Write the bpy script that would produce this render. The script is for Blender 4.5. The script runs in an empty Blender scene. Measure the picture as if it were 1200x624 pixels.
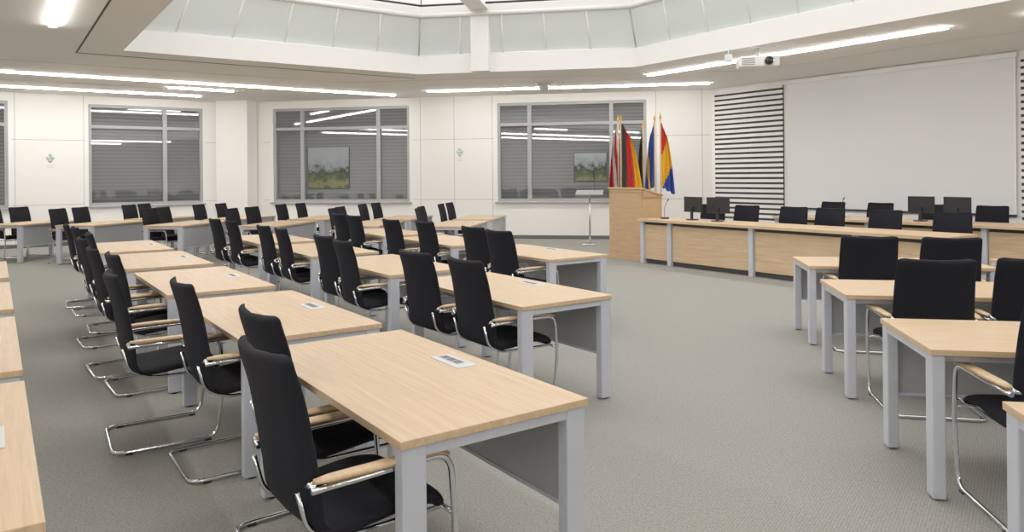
import bpy, bmesh, math, random
from mathutils import Matrix, Vector
random.seed(4)
C=bpy.context.scene.collection
H=3.65
V=(0.8192,0.5736); U=(-0.5736,0.8192)
def xy(a,b): return (a*V[0]+b*U[0], a*V[1]+b*U[1])
RAD=math.radians

# ---------------------------------------------------------------- materials
def newmat(name):
    m=bpy.data.materials.new(name); m.use_nodes=True
    nt=m.node_tree; return m,nt,nt.nodes["Principled BSDF"]
def simple(name,col,rough=0.5,metal=0.0,ior=None,emit=None,es=0,var=0.0,scale=20,bump=0.0,spec=None):
    m,nt,p=newmat(name)
    p.inputs['Base Color'].default_value=(*col,1); p.inputs['Roughness'].default_value=rough
    p.inputs['Metallic'].default_value=metal
    if spec is not None: p.inputs['Specular IOR Level'].default_value=spec
    if ior: p.inputs['IOR'].default_value=ior
    if emit: p.inputs['Emission Color'].default_value=(*emit,1); p.inputs['Emission Strength'].default_value=es
    tc=nt.nodes.new('ShaderNodeTexCoord'); n=nt.nodes.new('ShaderNodeTexNoise'); n.inputs['Scale'].default_value=scale
    nt.links.new(tc.outputs['Object'],n.inputs['Vector'])
    if var>0:
        r=nt.nodes.new('ShaderNodeMapRange'); r.inputs[3].default_value=1-var; r.inputs[4].default_value=1+var
        mx=nt.nodes.new('ShaderNodeVectorMath'); mx.operation='SCALE'; mx.inputs[0].default_value=col
        nt.links.new(n.outputs['Fac'],r.inputs[0]); nt.links.new(r.outputs[0],mx.inputs['Scale'])
        nt.links.new(mx.outputs[0],p.inputs['Base Color'])
    if bump>0:
        b=nt.nodes.new('ShaderNodeBump'); b.inputs['Strength'].default_value=bump; b.inputs['Distance'].default_value=0.003
        nt.links.new(n.outputs['Fac'],b.inputs['Height']); nt.links.new(b.outputs[0],p.inputs['Normal'])
    return m
def wood(name,c1,c2,rough=0.42):
    m,nt,p=newmat(name)
    tc=nt.nodes.new('ShaderNodeTexCoord'); mp=nt.nodes.new('ShaderNodeMapping'); mp.inputs['Scale'].default_value=(1.2,26,14)
    n=nt.nodes.new('ShaderNodeTexNoise'); n.inputs['Scale'].default_value=2.2; n.inputs['Detail'].default_value=7; n.inputs['Roughness'].default_value=0.62
    oi=nt.nodes.new('ShaderNodeObjectInfo'); ad=nt.nodes.new('ShaderNodeVectorMath'); ad.operation='ADD'
    sc=nt.nodes.new('ShaderNodeMath'); sc.operation='MULTIPLY'; sc.inputs[1].default_value=40
    nt.links.new(oi.outputs['Random'],sc.inputs[0]); nt.links.new(tc.outputs['Object'],ad.inputs[0]); nt.links.new(sc.outputs[0],ad.inputs[1])
    cr=nt.nodes.new('ShaderNodeValToRGB'); cr.color_ramp.elements[0].position=0.3; cr.color_ramp.elements[1].position=0.68
    cr.color_ramp.elements[0].color=(*c1,1); cr.color_ramp.elements[1].color=(*c2,1)
    nt.links.new(ad.outputs[0],mp.inputs[0]); nt.links.new(mp.outputs[0],n.inputs['Vector']); nt.links.new(n.outputs['Fac'],cr.inputs[0])
    nt.links.new(cr.outputs[0],p.inputs['Base Color']); p.inputs['Roughness'].default_value=rough
    return m
M={}
M['wood']=wood('oak_laminate',(0.50,0.335,0.185),(0.63,0.45,0.275))
M['arm']=wood('beech_arm',(0.52,0.34,0.18),(0.64,0.45,0.26))
M['lect']=wood('lectern_veneer',(0.46,0.285,0.14),(0.56,0.37,0.20))
M['leg']=simple('painted_metal',(0.52,0.54,0.61),0.4,0.1,var=0.03)
M['panel']=simple('modesty_panel',(0.38,0.39,0.41),0.45,0.2,var=0.03)
M['black']=simple('black_fabric',(0.007,0.007,0.011),0.9,var=0.5,scale=260,bump=0.4,spec=0.2)
M['blackpl']=simple('black_plastic',(0.010,0.010,0.012),0.35,var=0.1)
M['chrome']=simple('chrome',(0.72,0.73,0.75),0.14,1.0,var=0.02)
M['alu']=simple('aluminium',(0.62,0.64,0.66),0.35,0.6,var=0.03)
M['socket']=simple('socket_dark',(0.05,0.05,0.055),0.4,var=0.05)
M['white']=simple('white_paint',(0.84,0.83,0.81),0.75,var=0.02,scale=3)
M['wall']=simple('wall_paint',(0.89,0.865,0.83),0.8,var=0.012,scale=2)
M['ceil']=simple('ceiling_paint',(0.84,0.82,0.79),0.85,var=0.015,scale=4)
M['lantern']=simple('lantern_paint',(0.88,0.88,0.87),0.8,var=0.01,scale=3)
M['seam']=simple('seam',(0.40,0.39,0.38),0.8,var=0.05)
M['dark']=simple('dark_groove',(0.03,0.03,0.03),0.7,var=0.05)
M['frame']=simple('window_frame',(0.36,0.365,0.37),0.45,0.1,var=0.02)
M['base']=simple('baseboard_grey',(0.10,0.10,0.10),0.6,var=0.05)
M['screen']=simple('screen_fabric',(0.74,0.75,0.76),0.9,var=0.01,scale=2)
M['strip']=simple('strip_light',(1,1,1),0.5,emit=(1,0.97,0.92),es=30)
M['lum']=simple('lantern_fill_glow',(0.9,0.9,0.9),0.6,emit=(1,0.99,0.97),es=1.3)  # added glow for the lantern's plain white top
M['frost']=simple('frosted_glass',(0.68,0.73,0.725),0.35,var=0.08,scale=0.8)
M['pglass']=simple('monitor_back',(0.4,0.4,0.4),0.3)
for n,c in dict(red=(0.55,0.015,0.015),gold=(0.80,0.42,0.01),blue=(0.015,0.06,0.33),fwhite=(0.75,0.72,0.7),green=(0.58,0.68,0.60)).items():
    M[n]=simple('cloth_'+n,c,0.7,var=0.1)
# carpet
m,nt,p=newmat('carpet'); M['carpet']=m
tc=nt.nodes.new('ShaderNodeTexCoord')
n1=nt.nodes.new('ShaderNodeTexNoise'); n1.inputs['Scale'].default_value=85; n1.inputs['Detail'].default_value=4; n1.inputs['Roughness'].default_value=0.7
mp=nt.nodes.new('ShaderNodeMapping'); mp.inputs['Rotation'].default_value=(0,0,RAD(35)); nt.links.new(tc.outputs['Object'],mp.inputs[0])
w=nt.nodes.new('ShaderNodeTexWave'); w.inputs['Scale'].default_value=22; w.inputs['Distortion'].default_value=4; w.inputs['Detail'].default_value=2; w.inputs['Detail Scale'].default_value=6
nt.links.new(mp.outputs[0],w.inputs['Vector']); nt.links.new(tc.outputs['Object'],n1.inputs['Vector'])
mx=nt.nodes.new('ShaderNodeMix'); mx.data_type='FLOAT'; mx.inputs[0].default_value=0.14
nt.links.new(n1.outputs['Fac'],mx.inputs[2]); nt.links.new(w.outputs['Fac'],mx.inputs[3])
cr=nt.nodes.new('ShaderNodeValToRGB'); cr.color_ramp.elements[0].position=0.32; cr.color_ramp.elements[1].position=0.68
cr.color_ramp.elements[0].color=(0.16,0.16,0.143,1); cr.color_ramp.elements[1].color=(0.345,0.34,0.308,1)
nt.links.new(mx.outputs[0],cr.inputs[0]); nt.links.new(cr.outputs[0],p.inputs['Base Color'])
bp=nt.nodes.new('ShaderNodeBump'); bp.inputs['Strength'].default_value=0.3; bp.inputs['Distance'].default_value=0.003
nt.links.new(mx.outputs[0],bp.inputs['Height']); nt.links.new(bp.outputs[0],p.inputs['Normal']); p.inputs['Roughness'].default_value=0.95
# window pane: reflective glass with closed grey blinds behind
m,nt,p=newmat('window_glass_blinds'); M['pane']=m
tc=nt.nodes.new('ShaderNodeTexCoord'); sx=nt.nodes.new('ShaderNodeSeparateXYZ'); nt.links.new(tc.outputs['Object'],sx.inputs[0])
ml=nt.nodes.new('ShaderNodeMath'); ml.operation='MULTIPLY'; ml.inputs[1].default_value=2*math.pi/0.09
sn=nt.nodes.new('ShaderNodeMath'); sn.operation='SINE'; nt.links.new(sx.outputs[2],ml.inputs[0]); nt.links.new(ml.outputs[0],sn.inputs[0])
mr=nt.nodes.new('ShaderNodeMapRange'); mr.inputs[1].default_value=-1
nt.links.new(sn.outputs[0],mr.inputs[0])
cr=nt.nodes.new('ShaderNodeValToRGB'); cr.color_ramp.elements[0].color=(0.085,0.09,0.098,1); cr.color_ramp.elements[1].color=(0.13,0.136,0.146,1)
nt.links.new(mr.outputs[0],cr.inputs[0]); nt.links.new(cr.outputs[0],p.inputs['Base Color'])
p.inputs['Roughness'].default_value=0.02; p.inputs['IOR'].default_value=2.2
# reflection of a landscape picture, painted as surface colour
m,nt,p=newmat('landscape_reflection'); M['print']=m
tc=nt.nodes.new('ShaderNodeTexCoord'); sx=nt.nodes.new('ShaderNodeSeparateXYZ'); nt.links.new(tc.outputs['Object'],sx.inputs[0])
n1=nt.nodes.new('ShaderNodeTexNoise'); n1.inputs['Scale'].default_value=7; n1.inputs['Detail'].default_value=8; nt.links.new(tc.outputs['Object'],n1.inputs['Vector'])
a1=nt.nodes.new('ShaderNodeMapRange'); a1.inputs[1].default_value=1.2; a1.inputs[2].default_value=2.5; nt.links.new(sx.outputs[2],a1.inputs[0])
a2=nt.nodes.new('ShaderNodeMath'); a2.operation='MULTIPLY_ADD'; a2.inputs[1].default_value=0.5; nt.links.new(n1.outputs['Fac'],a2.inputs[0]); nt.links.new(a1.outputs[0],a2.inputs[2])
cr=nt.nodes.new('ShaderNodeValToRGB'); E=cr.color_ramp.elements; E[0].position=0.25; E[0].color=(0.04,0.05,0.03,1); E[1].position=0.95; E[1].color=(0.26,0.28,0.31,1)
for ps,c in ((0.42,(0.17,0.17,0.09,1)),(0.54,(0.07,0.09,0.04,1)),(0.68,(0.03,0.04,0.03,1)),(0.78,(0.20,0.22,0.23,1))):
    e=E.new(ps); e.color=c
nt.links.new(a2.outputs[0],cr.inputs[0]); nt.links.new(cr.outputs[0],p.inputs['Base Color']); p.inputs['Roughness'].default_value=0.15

# ---------------------------------------------------------------- mesh builder
class MB:
    def __init__(s): s.v=[];s.f=[];s.m=[];s.s=[];s.mats=[]
    def mi(s,k):
        if k not in s.mats: s.mats.append(k)
        return s.mats.index(k)
    def addbm(s,bm,k,smooth=False,mat=None):
        off=len(s.v); bm.verts.ensure_lookup_table()
        for v in bm.verts:
            s.v.append(tuple((mat@v.co) if mat else v.co))
        i=s.mi(k)
        for f in bm.faces:
            s.f.append([off+v.index for v in f.verts]); s.m.append(i); s.s.append(smooth)
        bm.free()
    def box(s,c,d,k,bev=0.0,rz=0,rx=0,ry=0):
        bm=bmesh.new(); bmesh.ops.create_cube(bm,size=1)
        for v in bm.verts: v.co=Vector((v.co.x*d[0],v.co.y*d[1],v.co.z*d[2]))
        if bev>0: bmesh.ops.bevel(bm,geom=list(bm.edges),offset=bev,segments=2,affect='EDGES',profile=0.5)
        bm.verts.index_update()
        mt=Matrix.Translation(c)@Matrix.Rotation(rz,4,'Z')@Matrix.Rotation(ry,4,'Y')@Matrix.Rotation(rx,4,'X')
        s.addbm(bm,k,False,mt)
    def b2(s,x0,x1,y0,y1,z0,z1,k,bev=0): s.box(((x0+x1)/2,(y0+y1)/2,(z0+z1)/2),(abs(x1-x0),abs(y1-y0),abs(z1-z0)),k,bev)
    def cyl(s,c,r,h,k,r2=None,seg=20,rx=0,ry=0):
        bm=bmesh.new(); bmesh.ops.create_cone(bm,cap_ends=True,segments=seg,radius1=r,radius2=r if r2 is None else r2,depth=h)
        bm.verts.index_update()
        s.addbm(bm,k,True,Matrix.Translation(c)@Matrix.Rotation(ry,4,'Y')@Matrix.Rotation(rx,4,'X'))
    def tube(s,pts,r,k,seg=10,cap=True):
        pts=[Vector(p) for p in pts]; off=len(s.v); n=len(pts); i0=s.mi(k)
        up=Vector((0,0,1)); prevn=None
        for i,p in enumerate(pts):
            t=(pts[min(i+1,n-1)]-pts[max(i-1,0)]).normalized()
            if prevn is None:
                a=up if abs(t.dot(up))<0.9 else Vector((1,0,0))
                nn=(a-t*a.dot(t)).normalized()
            else: nn=(prevn-t*prevn.dot(t)).normalized()
            prevn=nn; bb=t.cross(nn)
            for j in range(seg):
                an=2*math.pi*j/seg; s.v.append(tuple(p+nn*math.cos(an)*r+bb*math.sin(an)*r))
        for i in range(n-1):
            for j in range(seg):
                a=off+i*seg+j; b=off+i*seg+(j+1)%seg
                s.f.append([a,b,b+seg,a+seg]); s.m.append(i0); s.s.append(True)
        if cap:
            s.f.append([off+j for j in range(seg)][::-1]); s.m.append(i0); s.s.append(False)
            s.f.append([off+(n-1)*seg+j for j in range(seg)]); s.m.append(i0); s.s.append(False)
    def loft(s,rings,k,smooth=True):
        off=len(s.v); n=len(rings); m_=len(rings[0]); i0=s.mi(k)
        for r in rings: s.v+= [tuple(q) for q in r]
        for i in range(n-1):
            for j in range(m_):
                a=off+i*m_+j; b=off+i*m_+(j+1)%m_
                s.f.append([a,b,b+m_,a+m_]); s.m.append(i0); s.s.append(smooth)
        s.f.append([off+j for j in range(m_)][::-1]); s.m.append(i0); s.s.append(smooth)
        s.f.append([off+(n-1)*m_+j for j in range(m_)]); s.m.append(i0); s.s.append(smooth)
    def face(s,pts,k,smooth=False):
        off=len(s.v); s.v+=[tuple(q) for q in pts]; s.f.append(list(range(off,off+len(pts)))); s.m.append(s.mi(k)); s.s.append(smooth)
    def mesh(s,name):
        me=bpy.data.meshes.new(name); me.from_pydata(s.v,[],s.f)
        for k in s.mats: me.materials.append(M[k])
        for p,i,sm in zip(me.polygons,s.m,s.s): p.material_index=i; p.use_smooth=sm
        bm=bmesh.new(); bm.from_mesh(me); bmesh.ops.recalc_face_normals(bm,faces=bm.faces); bm.to_mesh(me); bm.free()
        me.update(); return me
def put(name,me,loc=(0,0,0),rz=0):
    if isinstance(me,MB): me=me.mesh(name)
    o=bpy.data.objects.new(name,me); o.location=loc; o.rotation_euler=(0,0,rz); C.objects.link(o); return o
def rounded(pts,r,n=6):
    pts=[Vector(p) for p in pts]; out=[pts[0]]
    for i in range(1,len(pts)-1):
        p=pts[i]; a=(pts[i-1]-p); b=(pts[i+1]-p); rr=min(r,a.length*0.48,b.length*0.48)
        A=p+a.normalized()*rr; B=p+b.normalized()*rr
        for k in range(n+1):
            t=k/n; out.append(A*(1-t)**2+p*2*t*(1-t)+B*t*t)
    out.append(pts[-1]); return out
def catmull(P,n=5):
    P=[Vector(p) for p in P]; out=[]
    for i in range(len(P)-1):
        p0=P[max(i-1,0)];p1=P[i];p2=P[i+1];p3=P[min(i+2,len(P)-1)]
        for k in range(n):
            t=k/n
            out.append(0.5*((2*p1)+(p2-p0)*t+(2*p0-5*p1+4*p2-p3)*t*t+(3*p1-p0-3*p2+p3)*t**3))
    out.append(P[-1]); return out

# ---------------------------------------------------------------- room shell
poly=[(-6,20.8),(5.3,20.8),(14.26,11.9),(14.26,-0.67),(5.3,-9.6),(-6,-9.6),(-9,-6.6),(-9,17.8)]
pw=[xy(*p) for p in poly]
f=MB(); f.face([(x,y,0) for x,y in pw],'carpet')
o=put('floor',f)
lant=[(1.7,13.2),(7.0,13.2),(10.0,10.2),(10.0,2.4),(7.0,-0.6),(1.7,-0.6)]
cm=bmesh.new()
ov=[cm.verts.new((*xy(*p),H)) for p in poly]; iv=[cm.verts.new((*xy(*p),H)) for p in lant]
es=[cm.edges.new((ov[i],ov[(i+1)%len(ov)])) for i in range(len(ov))]+[cm.edges.new((iv[i],iv[(i+1)%len(iv)])) for i in range(len(iv))]
bmesh.ops.triangle_fill(cm,use_beauty=True,edges=es)
cme=bpy.data.meshes.new('ceiling'); cm.to_mesh(cme); cm.free(); cme.materials.append(M['ceil']); put('ceiling',cme)
def wallframe(i):
    P0=Vector(pw[i]); P1=Vector(pw[(i+1)%len(pw)]); d=P1-P0
    return P0,d.length,math.atan2(d.y,d.x)
wn=['left','windows','screen','right','right_rear','corner_rear','rear','left_rear']
openings={0:[(3.6,6.27),(7.90,10.55)],1:[(1.19,5.0),(7.33,11.07)]}
Z0,Z1=0.94,3.45
wi=0
for i,nm in enumerate(wn):
    P0,L,ang=wallframe(i); b=MB(); x=0
    for (s0,s1) in openings.get(i,[]):
        b.b2(x,s0,0,0.3,0,H,'wall'); b.b2(s0,s1,0,0.3,0,Z0,'wall'); b.b2(s0,s1,0,0.3,Z1,H,'wall'); x=s1
        wi+=1; w=MB(); ln=s1-s0
        w.b2(0,ln,0.12,0.16,Z0,Z1,'pane')
        fr=0.07
        w.b2(0,ln,0.03,0.12,Z1-fr,Z1,'frame'); w.b2(0,ln,0.03,0.12,Z0,Z0+fr,'frame')
        w.b2(0,fr,0.03,0.12,Z0+fr,Z1-fr,'frame'); w.b2(ln-fr,ln,0.03,0.12,Z0+fr,Z1-fr,'frame')
        muls=[0.82,ln-0.86] if ln>3 else [ln-0.92]
        zt=Z1-0.55
        w.b2(fr,ln-fr,0.04,0.118,zt-0.04,zt+0.04,'frame')
        for mm in muls: w.b2(mm-0.05,mm+0.05,0.035,0.119,Z0+fr,Z1-fr,'frame')
        w.b2(-0.06,ln+0.06,-0.07,0.03,Z0-0.04,Z0-0.001,'frame',0.005)
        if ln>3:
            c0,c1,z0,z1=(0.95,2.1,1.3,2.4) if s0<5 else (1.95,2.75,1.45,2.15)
            w.b2(c0-.02,c1+.02,0.112,0.1195,z0-.02,z1+.02,'dark'); w.b2(c0,c1,0.108,0.112,z0,z1,'print')  # framed picture reflected in the glass, painted flat on the pane
        ob=put('window_%d'%wi,w,(P0.x+math.cos(ang)*s0,P0.y+math.sin(ang)*s0,0),ang)
    b.b2(x,L,0,0.3,0,H,'wall')
    put('wall_'+nm,b,(P0.x,P0.y,0),ang)
    bb=MB(); bb.b2(0.02,L-0.02,-0.015,-0.001,0.0,0.09,'base'); put('baseboard_'+nm,bb,(P0.x,P0.y,0),ang)
t=MB()
for x in (5.3,6.2,7.2,11.3,12.4): t.b2(x-0.005,x+0.005,-0.004,0,0.09,H,'seam')
for (x0,x1) in ((0.9,1.1),(5.1,7.25),(11.15,12.6)):
    for z in (1.0,2.55): t.b2(x0,x1,-0.004,0,z-0.005,z+0.005,'seam')
P0,L,ang=wallframe(1); put('trim_1',t,(P0.x,P0.y,0),ang)
t=MB()
for x in (6.4,7.8): t.b2(x-0.005,x+0.005,-0.004,0,0.09,H,'seam')
for (x0,x1) in ((6.33,7.83),(10.6,11.2)):
    for z in (1.0,2.55): t.b2(x0,x1,-0.004,0,z-0.005,z+0.005,'seam')
P0,L,ang=wallframe(0); put('trim_2',t,(P0.x,P0.y,0),ang)
P0,L,ang=wallframe(1); pl=MB(); pl.b2(-0.45,0.45,-0.25,0.25,0,H,'wall',0.01)
pl.b2(-0.46,0.46,-0.26,0.26,0,0.09,'base')
put('corner_pillar',pl,(P0.x+0.25,P0.y-0.35,0),ang)
# lantern
lb=MB(); n=len(lant)
def inset(k):
    res=[]
    for i in range(n):
        p0=Vector(lant[i-1]);p1=Vector(lant[i]);p2=Vector(lant[(i+1)%n])
        d1=(p1-p0).normalized(); d2=(p2-p1).normalized()
        n1=Vector((d1.y,-d1.x)); n2=Vector((d2.y,-d2.x))
        q=p1+(n1+n2)*(k/(1+n1.dot(n2))); res.append((q.x,q.y))
    return res
r0=[Vector((*xy(*p),H)) for p in lant]; r1=[Vector((*xy(*p),H+0.36)) for p in lant]
r1b=[Vector((*xy(*p),H+0.36)) for p in inset(-0.12)]
r2=[Vector((*xy(*p),H+1.12)) for p in inset(0.18)]
r3=[Vector((*xy(*p),H+1.45)) for p in inset(0.22)]
def band(A,B_,k):
    for i in range(n):
        j=(i+1)%n; lb.face([A[i],A[j],B_[j],B_[i]],k)
band(r0,r1,'lantern'); band(r1,r1b,'lantern'); band(r1b,r2,'frost'); band(r2,r3,'lantern')
put('skylight_lantern',lb)
lm=MB(); lm.face(r3,'lum'); put('lantern_top_fill',lm)  # lantern top made to emit as added fill light
mu=MB()
for i in range(n):
    j=(i+1)%n; L=(r1b[j]-r1b[i]).length; k=max(2,round(L/0.85))
    for q in range(k+1):
        tt=q/k; A=r1b[i].lerp(r1b[j],tt); B_=r2[i].lerp(r2[j],tt); mu.tube([A,B_],0.018,'white',6)
    mu.tube([r1b[i]+Vector((0,0,.02)),r1b[j]+Vector((0,0,.02))],0.03,'white',6); mu.tube([r2[i],r2[j]],0.045,'white',6)
put('trim_3',mu)
tr=MB(); rr=[Vector((*xy(*p),H+1.27)) for p in inset(0.42)]
for i in range(n): tr.tube([rr[i],rr[(i+1)%n]],0.022,'blackpl',6)
for i in range(n):
    tr.tube([rr[i],rr[i]+Vector((0,0,0.18))],0.01,'blackpl',6)
put('curtain_track',tr)
pb=MB(); k=0.9; c=xy(7+k,13.2-k); pb.box((0,0.0,H+0.72),(0.36,0.34,1.44),'lantern',0.01); pb.b2(-0.18,0.18,-8,-0.1,H+1.2,H+1.44,'lantern')
put('lantern_beam',pb,(c[0],c[1],0),RAD(-10))
g=MB(); G=[(1.1,-1.0),(1.1,13.8),(7.2,13.8)]
for i in range(2):
    A=Vector((*xy(*G[i]),H-0.004)); B_=Vector((*xy(*G[i+1]),H-0.004)); d=B_-A
    g.box((A+B_)/2,(d.length,0.025,0.006),'dark',rz=math.atan2(d.y,d.x))
put('trim_4',g)
g=MB()
for (p,q) in [((-9,15.2),(6.2,15.2)),((-9,18.2),(5,18.2)),((6.2,15.2),(12.3,9.3)),((12.3,9.3),(12.3,-1)),((-2,14),(-2,-8)),((-5,18),(-5,-8))]:
    A=Vector((*xy(*p),H-0.002)); B_=Vector((*xy(*q),H-0.002)); d=B_-A
    g.box((A+B_)/2,(d.length,0.012,0.003),'seam',rz=math.atan2(d.y,d.x))
put('trim_5',g)
# light strips (recessed fixtures, dropped below the ceiling so glowing sides light it)
def strip(A,B_):
    A=Vector((*A,H-0.02)); B_=Vector((*B_,H-0.02)); d=B_-A; b=MB(); L=d.length
    b.box((0,0,-0.002),(L,0.09,0.024),'strip',0.004); b.box((0,0,0.015),(L+0.02,0.105,0.008),'alu')
    c=(A+B_)/2; put('ceiling_light',b,c,math.atan2(d.y,d.x))
strip(xy(11,5),xy(11,10.8))
strip((-2.0,17.7),(4.45,16.58))
strip(xy(-1.5,16.8),xy(8.2,16.8))
strip(xy(-3,19.4),xy(4.2,19.4))
strip(xy(3.2,17.9),xy(4.6,17.9))
for b0 in (9.7,5.2,0.7,-3.8): strip(xy(.65,b0),xy(.65,b0+1.8))  # strips past the first are unseen, added to light the room
strip(xy(-3,-5),xy(-3,14)); strip(xy(-6,-5),xy(-6,14))
strip(xy(11,-1.5),xy(11,4)); strip(xy(1.5,-2.5),xy(8,-2.5)); strip(xy(1,-6),xy(6,-6))

# ---------------------------------------------------------------- table
tb=MB()
tb.box((0,0,0.725),(1.6,0.8,0.03),'wood',0.003)
for sx_ in (-1,1):
    for sy in (-1,1):
        tb.box((sx_*0.762,sy*0.345,0.36),(0.06,0.09,0.70),'leg',0.006)
        tb.cyl((sx_*0.762,sy*0.345,0.006),0.022,0.012,'blackpl',seg=12)
    tb.box((sx_*0.762,0,0.69),(0.05,0.6,0.035),'leg')
for sy in (-1,1): tb.box((0,sy*0.33,0.69),(1.46,0.03,0.035),'leg')
tb.box((0,0.352,0.50),(1.44,0.012,0.37),'panel')
tb.box((0,0.352,0.312),(1.44,0.022,0.016),'leg')
tb.box((0,0.27,0.7415),(0.25,0.105,0.005),'alu',0.002)
tb.box((-0.02,0.27,0.7445),(0.17,0.045,0.003),'panel',0.001)
for q in (-0.075,-0.02,0.035): tb.box((q,0.27,0.7465),(0.04,0.034,0.002),'socket',0.0008)
TBL=tb.mesh('conference_table')
# ---------------------------------------------------------------- chair (faces +Y)
ch=MB()
path=catmull([(0,.235,.425),(0,.225,.455),(0,.12,.472),(0,-.03,.460),(0,-.14,.452),(0,-.205,.470),(0,-.240,.53),(0,-.262,.63),(0,-.280,.75),(0,-.305,.88),(0,-.335,.985),(0,-.345,1.03)],5)
N=len(path); rings=[]
for i,p_ in enumerate(path):
    s_=i/(N-1)
    t_=(path[min(i+1,N-1)]-path[max(i-1,0)]).normalized()
    nn=Vector((0,t_.z,-t_.y))
    if nn.dot(Vector((0,0.6,0.8)))<0: nn=-nn
    w=0.51 if s_<0.35 else 0.51-0.01*min(1,(s_-0.35)/0.15)
    if s_>0.55: w=0.50-0.035*((s_-0.55)/0.45)**1.3
    e=min(1,(1-s_)/0.06); w*=0.84+0.16*math.sqrt(max(0,1-(1-e)**2))
    e2=min(1,s_/0.06); w*=0.86+0.14*math.sqrt(max(0,1-(1-e2)**2))
    th=0.055 if s_<0.35 else 0.055-0.02*min(1,(s_-0.35)/0.2)
    th*=0.45+0.55*min(1,(1-s_)/0.03,s_/0.03+0.2)
    cur=0.0 if s_<0.4 else 0.045*min(1,(s_-0.4)/0.2)
    R=[]
    for j in range(24):
        an=2*math.pi*j/24; cx_=math.cos(an); sn_=math.sin(an)
        xx=w/2*math.copysign(abs(cx_)**0.35,cx_); tt=th/2*math.copysign(abs(sn_)**0.75,sn_)
        R.append(p_+Vector((xx,0,0))+nn*(tt+cur*(2*xx/w)**2))
    rings.append(R)
ch.loft(rings,'black')
X=0.283
side=[(-X+0.02,-.250,.615),(-X,-.10,.625),(-X,.255,.628),(-X,.275,.35),(-X,.235,.014),(-X,-.33,.014),(X,-.33,.014),(X,.235,.014),(X,.275,.35),(X,.255,.628),(X,-.10,.625),(X-0.02,-.250,.615)]
ch.tube(rounded(side,0.075),0.0115,'chrome',10)
ch.tube([(-X,.272,.405),(X,.272,.405)],0.010,'chrome',8)
for q in (-1,1):
    ch.tube(rounded([(q*0.2,.272,.405),(q*0.2,-.12,.41),(q*0.2,-.235,.46),(q*0.2,-.27,.60)],0.05),0.009,'chrome',8)
    rg=[]
    for k_ in range(11):
        t_=k_/10; y=-.240+.485*t_; z=.646+0.004*math.sin(t_*3.1)-(0.018*max(0,(t_-0.85)/0.15)**2); wd=0.022+0.006*math.sin(t_*3.1); hh=0.010
        if k_ in(0,10): wd*=0.7; hh*=0.6
        xx=q*(X-0.015*max(0,1-t_*2.5))
        rg.append([Vector((xx+wd*math.copysign(abs(math.cos(a))**.6,math.cos(a)),y,z+hh*math.copysign(abs(math.sin(a))**.6,math.sin(a)))) for a in [2*math.pi*j/12 for j in range(12)]])
    ch.loft(rg,'arm')
    ch.tube([(q*(X-.02),-.245,.636),(q*0.22,-.245,.62)],0.011,'chrome',8)
for q in (-1,1): ch.box((q*X,-.25,0.006),(0.03,0.04,0.012),'blackpl',0.002); ch.box((q*X,.18,0.006),(0.03,0.04,0.012),'blackpl',0.002)
CH=ch.mesh('conference_chair')
def jit(s): return random.uniform(-s,s)
def chair(x,y,az,j=4): put('conference_chair',CH,(x,y,0),-RAD(az+jit(j)))
def T55(a0,b0,chairs=True,ds=None,offs=(0.42,1.07)):
    x,y=xy(a0+0.4,b0+0.8); put('conference_table',TBL,(x,y,0),-RAD(55))
    if chairs:
        for i,ob in enumerate(offs):
            dd=ds[i] if ds else 0.04+jit(0.09)
            x,y=xy(a0+dd,b0+ob+jit(0.03)); chair(x,y,55)
T55(1.07,2.17,ds=(-0.03,0.15),offs=(0.38,1.05)); T55(1.06,4.0,ds=(0.09,-0.17),offs=(0.42,1.04)); T55(1.04,5.93,ds=(0.00,-0.07)); T55(1.02,7.88); T55(1.0,9.8)
for b0 in (2.2,4.02,5.95,7.9): T55(-.70,b0,chairs=False)
for b0 in (3.93,5.9,7.85,9.8): T55(2.82,b0)
for b0 in (5.95,7.9,9.85): T55(4.62,b0)
# ---- right block
g10=(math.sin(RAD(10.5)),math.cos(RAD(10.5))); r10=(g10[1],-g10[0])
for k_,(x0,y0) in enumerate([(1.68,1.98),(2.02,3.58),(2.34,5.2),(2.74,6.85)]):
    for q in (0,1.85):
        px=x0+r10[0]*(0.8+q)+g10[0]*0.4; py=y0+r10[1]*(0.8+q)+g10[1]*0.4
        put('conference_table',TBL,(px,py,0),-RAD(10.5))
        if k_==0: continue
        for ob in (0.48,1.13):
            dd=0.02+jit(0.06); chair(x0+r10[0]*(ob+q)+g10[0]*dd,y0+r10[1]*(ob+q)+g10[1]*dd,10.5)
# ---- far block, faces az 100
f1=(math.sin(RAD(100)),math.cos(RAD(100))); l1=(-f1[1],f1[0])
for (x0,y0) in [(-10.2,14.3),(-8.6,13.9),(-6.80,13.6),(-4.95,13.3),(-3.15,13.05),(-1.52,12.8)]:
    for q in (0,1.9):
        if x0<-9 and q>0: continue
        px=x0+f1[0]*0.4+l1[0]*(0.8+q); py=y0+f1[1]*0.4+l1[1]*(0.8+q)
        put('conference_table',TBL,(px,py,0),-RAD(100))
        for ob in (0.45,1.1):
            dd=0.0+jit(0.1); chair(x0+f1[0]*dd+l1[0]*(ob+q),y0+f1[1]*dd+l1[1]*(ob+q),100)

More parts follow.
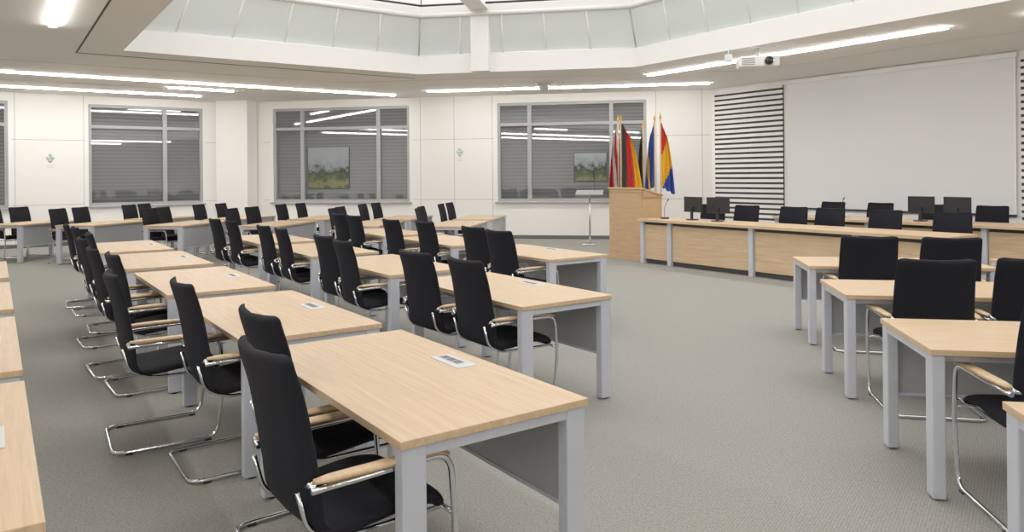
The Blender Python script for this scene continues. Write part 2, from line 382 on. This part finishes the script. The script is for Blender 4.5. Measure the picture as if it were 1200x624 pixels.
# ---------------------------------------------------------------- dais desks
def desk(name,a0,b0,L,posts):
    d=MB()
    d.b2(0,L,0,0.80,0.755,0.80,'wood',0.004)
    ps=[0]+posts+[L]
    d.b2(0.02,L-0.02,0.14,0.17,0.02,0.10,'dark')
    for i in range(len(ps)-1):
        d.b2(ps[i]+0.05,ps[i+1]-0.05,0.11,0.135,0.085,0.70,'wood',0.003)
        d.b2(ps[i]+0.05,ps[i+1]-0.05,0.12,0.14,0.70,0.755,'dark')  # shade of the gap under the top, put in as dark colour
    for p_ in ps:
        p_=min(max(p_,0.04),L-0.04)
        d.b2(p_-0.04,p_+0.04,0.07,0.15,0.0,0.755,'leg',0.004); d.b2(p_-0.035,p_+0.035,0.70,0.77,0.0,0.755,'leg',0.004)
    for e in (0.03,L-0.055): d.b2(e,e+0.025,0.15,0.70,0.1,0.755,'wood')
    x,y=xy(a0,b0); put(name,d,(x,y,0),-RAD(55))
desk('dais_desk',9.5,9.64,5.3,[0.69,2.38,4.07])
desk('dais_desk',12.0,8.6,9.2,[1.8,3.6,5.4,7.2])
def dchair(a,b,az=225,jj=6):
    x,y=xy(a,b); o=put('conference_chair',CH,(x,y,0),-RAD(az+jit(jj)))
for b_ in (9.0,8.35,7.4,6.75,5.85,4.85): dchair(10.66+jit(.05),b_)
for b_ in (8.2,7.3,6.3,5.4,4.4,3.3,2.2): dchair(13.15+jit(.05),b_)
# lectern
le=MB()
W,D=0.90,0.50
le.b2(0,W,0,0.03,0,1.27,'lect',0.003); le.b2(0,0.03,0.03,D,0,1.18,'lect'); le.b2(W-0.03,W,0.03,D,0,1.18,'lect')
le.b2(-0.015,W+0.015,-0.015,D-0.1,0,0.06,'lect',0.002); le.b2(0.03,W-0.03,D-0.14,D-0.12,0.06,1.0,'lect')
for q in (0.0,W-0.03):
    le.loft([[(q+e,y,z) for y,z in ((0,1.15),(D,1.15),(D,1.20),(0,1.33))] for e in (0,0.03)],'lect',False)
le.box((W/2,D/2,1.275),(W+0.04,D+0.06,0.03),'lect',0.004,rx=math.atan2(-0.13,D))
le.b2(0,W,0,0.03,1.25,1.33,'lect')
le.tube(catmull([(W/2,0.12,1.30),(W/2,0.12,1.45),(W/2,0.2,1.56)],6),0.006,'blackpl',6); le.cyl((W/2,0.21,1.57),0.014,0.05,'blackpl',seg=10,rx=-0.8)
x,y=xy(9.72,10.62); put('lectern',le,(x,y,0),-RAD(55))
sp=MB(); sp.cyl((0,0,0.012),0.20,0.024,'chrome',seg=28); sp.cyl((0,0,0.6),0.022,1.18,'chrome'); sp.box((0,0,1.2),(0.62,0.34,0.018),'alu',0.004,rx=0.25)
sp.box((0,-0.17,1.17),(0.62,0.012,0.04),'alu'); sp.tube(catmull([(0.1,0.1,1.2),(0.1,0.1,1.5),(0.08,-0.02,1.66)],6),0.007,'blackpl',6); sp.cyl((0.08,-0.03,1.67),0.016,0.06,'blackpl',seg=10,rx=1.0)
put('microphone_stand',sp,(1.78,17.0,0),RAD(-10))
# flags
def flag(x,y,cols,side=1,h=2.85,drop=1.45,fw=0.30,ang=0,diag=0.55):
    b=MB(); b.cyl((0,0,0.03),0.15,0.06,'blackpl',r2=0.12,seg=24); b.cyl((0,0,h/2),0.015,h,'arm',seg=12); b.cyl((0,0,h+0.05),0.03,0.12,'gold',r2=0.003,seg=10); b.cyl((0,0,h),0.03,0.02,'gold',seg=12)
    nu,nv=30,24; zt=h-0.08
    off=len(b.v)
    for j in range(nv+1):
        vv=j/nv
        for i in range(nu+1):
            uu=i/nu
            wdt=fw*(0.35+0.75*vv**0.6)
            xx=side*(0.016+uu*wdt); yy=(0.035+0.04*vv)*math.sin(uu*17+vv*1.2)*(0.3+0.7*uu)
            zz=zt-vv*drop-uu*0.28*(1-vv*0.4)-0.02*math.sin(uu*17)*vv
            b.v.append((xx,yy,zz))
    for j in range(nv):
        for i in range(nu):
            a=off+j*(nu+1)+i; c=((i/nu)*0.8+(j/nv)*diag)/(0.8+diag)
            k=cols[min(len(cols)-1,int(c*len(cols)))]
            b.f.append([a,a+1,a+nu+2,a+nu+1]); b.m.append(b.mi(k)); b.s.append(True)
    put('flag',b,(x,y,0),ang)
flag(2.44,16.95,['fwhite','red','fwhite','red','red'],-1,fw=0.20)
flag(2.42,16.4,['blackpl','red','gold'],1,fw=0.42,diag=0.15)
flag(3.0,16.9,['blackpl','blackpl','blackpl'],-1,fw=0.14,h=2.7)
flag(3.24,16.75,['blue','blue','blue','blue','gold','blue','blue'],-1,fw=0.22)
flag(3.28,16.3,['red','red','red','gold','gold','gold','blue','blue','blue'],1,fw=0.26,diag=1.6)
P0,L,ang=wallframe(2)
s=MB(); s.b2(2.12,6.50,-0.05,-0.02,0.86,3.54,'screen'); s.b2(2.06,6.56,-0.09,-0.001,3.54,3.62,'white',0.004); s.b2(2.10,6.52,-0.055,-0.015,0.83,0.86,'blackpl')
for e in (2.09,6.50): s.b2(e,e+0.03,-0.055,-0.015,0.86,3.54,'white')
put('projection_screen',s,(P0.x,P0.y,0),ang)
for (x0,x1) in ((0.12,2.0),(6.60,8.5)):
    s=MB(); s.b2(x0,x1,-0.02,-0.002,0.3,3.55,'dark'); z=0.36
    while z<3.5: s.b2(x0,x1,-0.05,-0.02,z,z+0.066,'white'); z+=0.116
    for e in (x0,(x0+x1)/2,x1-0.02): s.b2(e,e+0.02,-0.04,-0.02,0.3,3.55,'dark')
    put('slatted_wall_panel',s,(P0.x,P0.y,0),ang)
p=MB(); p.box((0,0,0),(0.62,0.42,0.17),'white',0.03); p.cyl((0.14,-0.22,0),0.065,0.06,'blackpl',rx=RAD(90),seg=24); p.cyl((0.14,-0.215,0),0.08,0.03,'alu',rx=RAD(90),seg=24)
for z in (-0.05,-0.025,0,0.025,0.05): p.box((-0.17,-0.212,z),(0.2,0.004,0.008),'dark')
p.cyl((0,0,0.16),0.03,0.18,'alu'); p.box((0,0,0.245),(0.25,0.25,0.012),'white'); p.box((-0.45,0.05,0.1),(0.12,0.10,0.12),'alu',0.01); p.tube([(-0.45,0.05,0.16),(-0.45,0.05,0.25)],0.012,'alu'); p.tube([(-0.35,0,0.05),(-0.3,0,0)],0.012,'alu')
put('projector',p,(4.0,12.0,H-0.255),RAD(-10))
p=MB(); p.cyl((0,0,0.0),0.17,0.05,'alu',seg=28)
bm=bmesh.new(); bmesh.ops.create_uvsphere(bm,u_segments=20,v_segments=12,radius=0.12); bm.verts.index_update(); p.addbm(bm,'alu',True,Matrix.Translation((0,0,-0.05)))
p.box((0,0,0.02),(0.4,0.4,0.01),'white')
put('dome_camera',p,(0.72,16.3,H-0.03))
def monitor(a,b,h0,az):
    m_=MB(); m_.cyl((0,0,0.008),0.11,0.016,'blackpl',seg=20); m_.box((0,-0.01,0.12),(0.05,0.025,0.22),'blackpl'); m_.box((0,0.02,0.27),(0.42,0.035,0.27),'blackpl',0.008); m_.box((0,0.039,0.27),(0.38,0.002,0.23),'pglass')
    x,y=xy(a,b); put('computer_monitor',m_,(x,y,h0),-RAD(az))
monitor(9.95,8.2,0.80,45); monitor(9.95,8.75,0.80,60); monitor(12.35,6.05,0.80,55); monitor(12.35,5.5,0.80,60)
for (a,b) in ((9.85,9.3),(12.3,7.4)):
    g=MB(); g.box((0,0,0.015),(0.12,0.10,0.03),'blackpl',0.006); g.tube(catmull([(0,0,0.03),(0,0.0,0.2),(0,0.08,0.33)],6),0.005,'blackpl',6); g.cyl((0,0.09,0.34),0.011,0.05,'blackpl',seg=10,rx=-0.9)
    x,y=xy(a,b); put('desk_microphone',g,(x,y,0.8),-RAD(55))
def emblem(wi_,s_,z):
    P0,L,ang=wallframe(wi_); b=MB()
    for (dx,dz,r) in ((-.045,.07,.05),(.045,.07,.05),(0,0,.05),(0.0,.14,.04)): b.cyl((dx,-0.004,dz),r,0.005,'green',seg=6,rx=RAD(90))
    b.b2(-0.08,0.08,-0.006,-0.001,-.12,-.105,'green'); b.b2(-0.07,0.07,-0.006,-0.001,-.16,-.15,'green')
    put('wall_sign',b,(P0.x+math.cos(ang)*s_,P0.y+math.sin(ang)*s_,z),ang)
emblem(0,7.1,2.05); emblem(1,6.35,2.15)

# ---------------------------------------------------------------- world / camera
w=bpy.data.worlds.new('World'); bpy.context.scene.world=w; w.use_nodes=True
w.node_tree.nodes['Background'].inputs[0].default_value=(0.02,0.025,0.035,1); w.node_tree.nodes['Background'].inputs[1].default_value=0.3
cam=bpy.data.cameras.new('camera'); co=bpy.data.objects.new('camera',cam); C.objects.link(co)
co.location=(0,0,1.6)
co.rotation_euler=(Matrix.Rotation(RAD(90),3,'X')@Matrix.Rotation(RAD(-0.5),3,'Z')).to_euler()
cam.sensor_width=36; cam.lens=26.0; cam.shift_y=-106/1200; cam.clip_start=0.05
bpy.context.scene.camera=co
vs=bpy.context.scene.view_settings; vs.view_transform='Standard'; vs.exposure=0.32; vs.gamma=1.2
